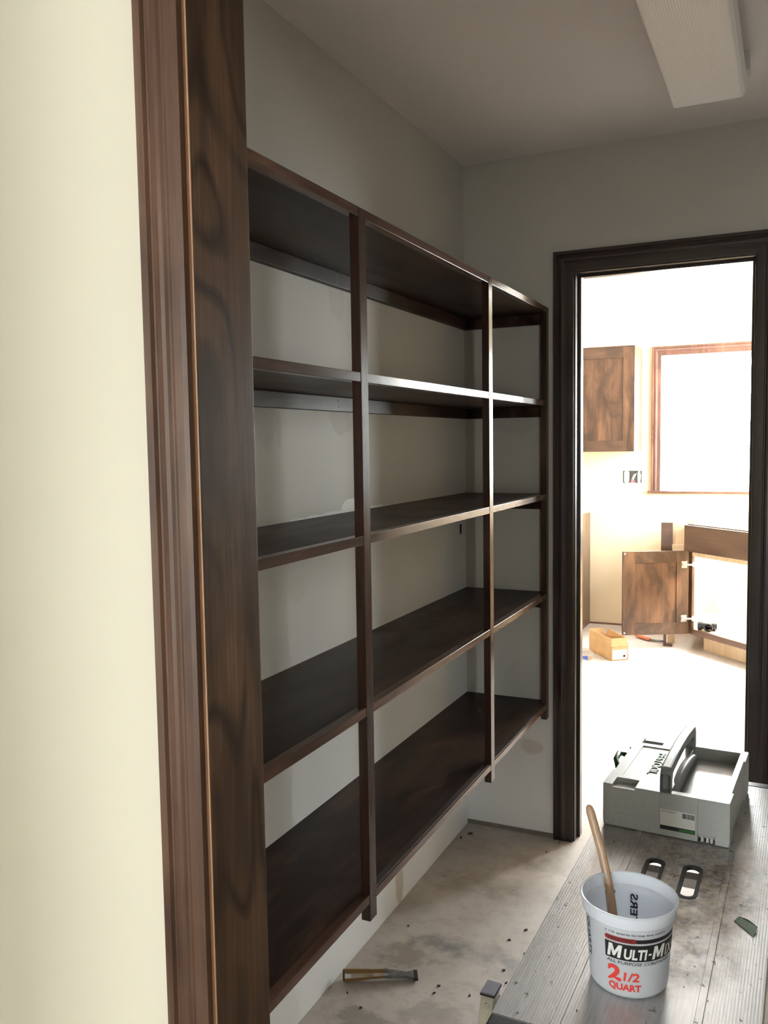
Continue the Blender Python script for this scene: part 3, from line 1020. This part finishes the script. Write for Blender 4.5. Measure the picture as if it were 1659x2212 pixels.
# loose chips on the floor
cb = bmesh.new()
for (x, y, s, a) in [(-.829, 2.066, .006, .2), (-.829, 2.032, .0055, 1.0), (-1.056, 2.962, .012, .8), (-1.076, 2.916, .009, 2.0), (-.691, 2.203, .006, .3), (-.668, 2.150, .006, 1.3),
                     (-.72, 2.35, .006, .4), (-.69, 2.42, .007, .9), (-.66, 2.30, .005, 2.2), (-1.02, 2.30, .004, .1), (-.98, 1.90, .005, .6), (-1.04, 1.94, .004, 2.4), (-.74, 2.06, .004, .4), (-.735, 3.02, .005, .7), (-.76, 2.93, .004, .2)]:
    s *= .7
    box(cb, -s, s, -s * .45, s * .45, 0, .003, Matrix.Translation((x, y, 0)) @ Matrix.Rotation(a, 4, 'Z'))
tag(obj('floor_debris', cb, M['chip']), 'scattered dark chips of debris on the dusty pantry floor', 'debris', kind='stuff')

# ------------------------------------------------------------------ kitchen: wall cabinet
def shaker(root, x0, x1, z0, z1, yf, th, mtx, sw=.083, rw=.08, name='door', up=1):
    """frame-and-panel door; front at y = yf, thickness th towards +y; rails and stiles are its sub-parts"""
    pn = obj(name, B(x0 + sw - .006, x1 - sw + .006, yf + .008, yf + .014, z0 + rw - .006, z1 - rw + .006, mtx), M['cab_wood'], root)
    obj('stile', B(x0, x0 + sw, yf, yf + th, z0, z1, mtx), M['cab_wood'], pn, bev=.0012)
    obj('stile', B(x1 - sw, x1, yf, yf + th, z0, z1, mtx), M['cab_wood'], pn, bev=.0012)
    obj('rail', B(x0 + sw, x1 - sw, yf, yf + th, z1 - rw, z1, mtx), M['cab_wood_h'], pn, bev=.0012)
    obj('rail', B(x0 + sw, x1 - sw, yf, yf + th, z0, z0 + rw, mtx), M['cab_wood_h'], pn, bev=.0012)
    return pn


I4 = Matrix.Identity(4)
uc = thing('wall_cabinet', 'brown knotty wood wall cabinet beside the kitchen window', 'cabinet', (-1.28, 6.74, 1.37))
obj('cabinet_body', B(-1.507, -1.050, 6.592, KY, 1.370, 2.14), M['ply'], uc)
obj('side_panel', B(-1.052, -1.047, 6.592, KY, 1.372, 2.138), M['cab_wood'], uc)
shaker(uc, -1.507, -1.048, 1.370, 2.136, 6.570, .021, I4)
obj('crown_strip', B(-1.507, -1.046, 6.566, KY, 2.136, 2.142), M['cab_brown'], uc)

ep = thing('end_panel', 'tall brown base panel at the kitchen wall beside the doorway', 'panel', (-1.445, 6.6, 0))
obj('panel_board', B(-1.454, -1.436, 6.29, KY, 0.0, .887), M['cab_wood'], ep)
obj('panel_edge', B(-1.456, -1.434, 6.285, 6.29, 0.0, .887), M['cab_brown'], ep)

# open outlet box in the wall
ob = thing('outlet_box', 'open three-gang outlet box with loose wires in the kitchen wall', 'outlet', (-1.114, KY, 1.17))
obj('box_shell', voxel([-1.187, -1.184, -1.044, -1.041], [KY - .001, KY + .06, KY + .063], [1.121, 1.124, 1.216, 1.219],
                       lambda x, y, z: y > KY + .06 or x < -1.184 or x > -1.044 or z < 1.124 or z > 1.216), M['box_grey'], ob)
rc = obj('receptacle', B(-1.177, -1.140, KY - .004, KY + .03, 1.129, 1.211), M['white_plastic'], ob, bev=.004)
for z in (1.120, 1.214):
    obj('mounting_strap', B(-1.168, -1.150, KY - .003, KY - .001, z - .005, z + .011), M['chrome'], ob)
obj('switch_strap', B(-1.072, -1.052, KY - .004, KY, 1.110, 1.230), M['chrome'], ob)
obj('switch_body', B(-1.072, -1.050, KY - .0045, KY + .03, 1.150, 1.190), M['white_plastic'], ob)
for k, (xa, xb) in enumerate(((-1.098, -1.122), (-1.090, -1.112), (-1.105, -1.118))):
    bm = bmesh.new()
    tube(bm, [(xa + .012, KY + .03, 1.205), (xa, KY + .004, 1.185), ((xa + xb) / 2, KY - .004, 1.165), (xb, KY + .005, 1.126)], .0028, 8)
    obj('wire', bm, M['white_plastic'] if k < 2 else M['steel'], ob, smooth=True)
for x in (-1.126, -1.112, -1.098):
    bm = bmesh.new()
    lathe(bm, [(.0005, 0), (.006, 0), (.004, .014), (.0005, .015)], 10, Matrix.Translation((x, KY + .008, 1.1245)))
    obj('wire_nut', bm, M['red_plastic'], ob)

# ------------------------------------------------------------------ kitchen: corner sink base
A = Vector((-.624, 6.257, 0))
CM = Matrix.Translation(A) @ Matrix.Rotation(math.radians(-44.18), 4, 'Z')      # local x runs along the face, y into the cabinet
sb = thing('sink_cabinet', 'open corner sink base cabinet with its door swung out', 'cabinet', tuple(A), math.radians(-44.18))
FW = .90
obj('stile', B(-.012, .030, 0, .02, .112, .868, CM), M['cab_wood'], sb)
obj('stile', B(FW - .03, FW, 0, .02, .112, .868, CM), M['cab_wood'], sb)
obj('bottom_rail', B(.030, FW - .03, 0, .02, .112, .150, CM), M['cab_brown'], sb)
obj('top_rail', B(.030, FW - .03, 0, .02, .655, .868, CM), M['ply'], sb)
obj('false_front', B(-.030, FW + .02, -.021, -.001, .686, .866, CM), M['cab_brown'], sb, bev=.0015)
obj('top_edge', B(-.020, FW + .01, -.001, .02, .868, .874, CM), M['cab_brown'], sb, bev=.001)
obj('toe_kick', B(.055, FW - .05, .085, .10, 0, .112, CM), M['ply'], sb)
Bx = CM @ Vector((FW, 0, 0))
yb, xr = KY - .02, KX - .02


def poly(pts, z0, z1):
    return extrude_profile([(p[0], p[1]) for p in pts], lambda x, y: Vector((x, y, z0)), lambda x, y: Vector((x, y, z1)))


AL, BL = CM @ Vector((.0, .021, 0)), CM @ Vector((FW, .021, 0))
obj('cabinet_floor', poly([(AL.x, AL.y), (BL.x, BL.y), (xr, BL.y), (xr, yb), (AL.x, yb)], .134, .150), M['ply'], sb)
obj('side_panel', B(AL.x - .016, AL.x, AL.y + .002, yb, .112, .868), M['ply'], sb)
obj('side_panel', B(BL.x + .002, xr, BL.y - .016, BL.y, .112, .868), M['ply'], sb)
obj('back_panel', B(AL.x, xr, yb, yb + .012, .134, .868), M['ply'], sb)
obj('back_panel', B(xr, xr + .012, BL.y, yb, .134, .868), M['ply'], sb)
# swung-out door, hinged at the left stile
DM = Matrix.Translation(CM @ Vector((.004, -.012, 0))) @ Matrix.Rotation(math.radians(-153 + 180), 4, 'Z')   # local -x runs away from the hinge
dd = shaker(sb, -.456, 0.0, .113, .692, -.010, .020, DM, name='cabinet_door')
for z in (.597, .222):
    hg = obj('hinge', B(-.052, -.012, -.0145, -.010, z - .024, z + .024, DM), M['chrome'], sb, bev=.002)
    obj('hinge_cup', lathe(bmesh.new(), [(.0005, 0), (.016, 0), (.014, .006), (.0005, .007)], 16, DM @ Matrix.Translation((-.034, -.0145, z)) @ Matrix.Rotation(P / 2, 4, 'X')), M['chrome'], hg, smooth=True, autosmooth=.7)
    obj('hinge_arm', B(-.030, .030, -.030, -.017, z - .007, z + .007, DM), M['chrome'], hg, bev=.002)
    obj('hinge_plate', B(.020, .040, -.034, -.010, z - .016, z + .016, DM), M['white_plastic'], hg, bev=.003)
for z in (.128, .677):
    obj('bumper', lathe(bmesh.new(), [(.0005, 0), (.006, 0), (.0045, .003), (.0005, .0035)], 12, DM @ Matrix.Translation((-.443, -.010, z)) @ Matrix.Rotation(P / 2, 4, 'X')), M['white_plastic'], sb)

fp = thing('filler_panel', 'brown filler post with pale return board beside the sink cabinet', 'panel', (-.78, 6.33, 0))
obj('post', B(-.819, -.742, 6.31, 6.33, .30, .875), M['cab_brown'], fp)
obj('leg', B(-.797, -.780, 6.31, 6.33, 0, .30), M['cab_brown'], fp)
obj('foot', B(-.797, -.737, 6.30, 6.33, 0, .020), M['cab_brown'], fp)
obj('return_board', B(-.742, -.652, 6.335, 6.35, .700, .873), M['ply'], fp)
obj('ledge', B(-.742, -.652, 6.29, 6.335, .690, .722), M['ply'], fp)
obj('lower_board', B(-.780, -.735, 6.42, 6.435, .0, .30), M['ply'], fp)

# pipe tee standing on the cabinet floor
te = thing('pipe_tee', 'black plastic pipe tee lying in the open sink cabinet', 'pipe fitting', (-.505, 6.20, .15), math.radians(-8))
pt = [(.0005, -.058), (.029, -.058), (.029, -.034), (.0245, -.033), (.0245, .033), (.029, .034), (.029, .058), (.0005, .058)]
bm = bmesh.new()
ring = [(.029, -.058), (.029, -.034), (.0245, -.033), (.0245, .033), (.029, .034), (.029, .058), (.0225, .058), (.0225, -.058)]
lathe(bm, ring, 24, Matrix.Translation((0, .03, .029)) @ Matrix.Rotation(P / 2, 4, 'Y'), closed=True)
obj('straight_pipe', bm, M['black_pipe'], te, world=False, smooth=True, autosmooth=.6)
bm = bmesh.new()
ring = [(.0245, .020), (.0245, .040), (.029, .041), (.029, .062), (.0225, .062), (.0225, .020)]
lathe(bm, ring, 24, Matrix.Translation((.020, .03, .029)) @ Matrix.Rotation(P / 2, 4, 'X'), closed=True)
obj('branch_socket', bm, M['black_pipe'], te, world=False, smooth=True, autosmooth=.6)

# cardboard box
b0, b1, b2 = Vector((-1.251, 5.988)), Vector((-1.055, 5.734)), Vector((-.985, 5.835))
ux = (b1 - b0).normalized()
cbx = thing('cardboard_box', 'small open brown cardboard box on the kitchen floor', 'box', (b0.x, b0.y, 0), math.atan2(ux.y, ux.x))
Lb, Wb, Hb = (b1 - b0).length, .125, .095
t_ = .004
obj('box_bottom', B(0, Lb, 0, Wb, 0, t_), M['cardboard'], cbx, world=False)
obj('box_side', B(0, Lb, 0, t_, 0, Hb), M['cardboard'], cbx, world=False)
obj('box_side', B(0, Lb, Wb - t_, Wb, 0, Hb), M['cardboard'], cbx, world=False)
en = obj('box_end', B(Lb - t_, Lb, 0, Wb, 0, Hb), M['cardboard'], cbx, world=False)
obj('box_end', B(0, t_, 0, Wb, 0, Hb), M['cardboard'], cbx, world=False)
obj('box_label', B(Lb, Lb + .0008, .012, Wb - .008, .008, .072), M['label_white'], en, world=False)
obj('label_mark', B(Lb + .0006, Lb + .0012, .088, .104, .022, .036), M['label_black'], en, world=False)


def flap(p0, p1, q1, q0):
    bm = bmesh.new()
    a = [bm.verts.new(p) for p in (p0, p1, q1, q0)]
    nn = (Vector(p1) - Vector(p0)).cross(Vector(q0) - Vector(p0)).normalized() * .003
    b = [bm.verts.new(Vector(p) + nn) for p in (p0, p1, q1, q0)]
    for i in range(4):
        bm.faces.new((a[i], a[(i + 1) % 4], b[(i + 1) % 4], b[i]))
    bm.faces.new(a)
    bm.faces.new(b)
    return bm


obj('flap', flap((0, 0, Hb), (Lb, 0, Hb), (Lb - .004, .004, .150), (.022, .004, .150)), M['cardboard'], cbx, world=False)
obj('flap', flap((0, Wb, Hb), (Lb, Wb, Hb), (Lb - .01, Wb - .012, .150), (.03, Wb + .006, .150)), M['cardboard'], cbx, world=False)
obj('flap', flap((Lb, 0, Hb), (Lb, Wb, Hb), (Lb - .006, Wb - .012, .150), (Lb - .004, .004, .150)), M['cardboard'], cbx, world=False)
obj('flap', flap((0, 0, Hb), (0, Wb, Hb), (-.012, Wb - .01, .150), (-.012, .006, .150)), M['cardboard'], cbx, world=False)

# clear tub beside the box
tb = thing('plastic_tub', 'clear round plastic tub with blue label beside the cardboard box', 'tub', (-1.205, 5.70, 0), .35)
tm = Matrix.Translation((0, .015, .040)) @ Matrix.Rotation(P / 2, 4, 'X')
bm = bmesh.new()
lathe(bm, [(.033, -.04), (.0385, .020), (.0400, .022), (.0400, .030), (.034, .030), (.033, .028)], 28, tm)
obj('tub_shell', bm, M['clear'], tb, world=False, smooth=True, autosmooth=.6)
bm = bmesh.new()
box(bm, -.030, .004, -.0162, -.0155, .008, .032)
obj('tub_label', bm, M['blue_label'], tb, world=False)
obj('tub_label', B(.006, .026, -.0162, -.0155, .012, .030), M['cardboard'], tb, world=False)
bm = bmesh.new()
lathe(bm, [(.033, .029), (.039, .029), (.039, .032), (.033, .032)], 28, tm, closed=True)
obj('tub_lid', bm, M['clear'], tb, world=False)

# pipe lying behind the open door
pp = thing('supply_pipe', 'thin orange and brass water pipe on the kitchen floor', 'pipe', (-.93, 6.43, 0))
pts = [(-1.01, 6.50, .020), (-.985, 6.477, .016), (-.905, 6.41, .014)]
obj('pipe_end', tube(bmesh.new(), pts, .013, 10), M['orange_pipe'], pp, smooth=True)
obj('pipe_run', tube(bmesh.new(), [(-.905, 6.41, .013), (-.86, 6.395, .012), (-.80, 6.38, .016)], .0085, 10), M['steel'], pp, smooth=True)

for o in list(S.objects):
    if o.type == 'EMPTY' and not o.children:
        bpy.data.objects.remove(o)
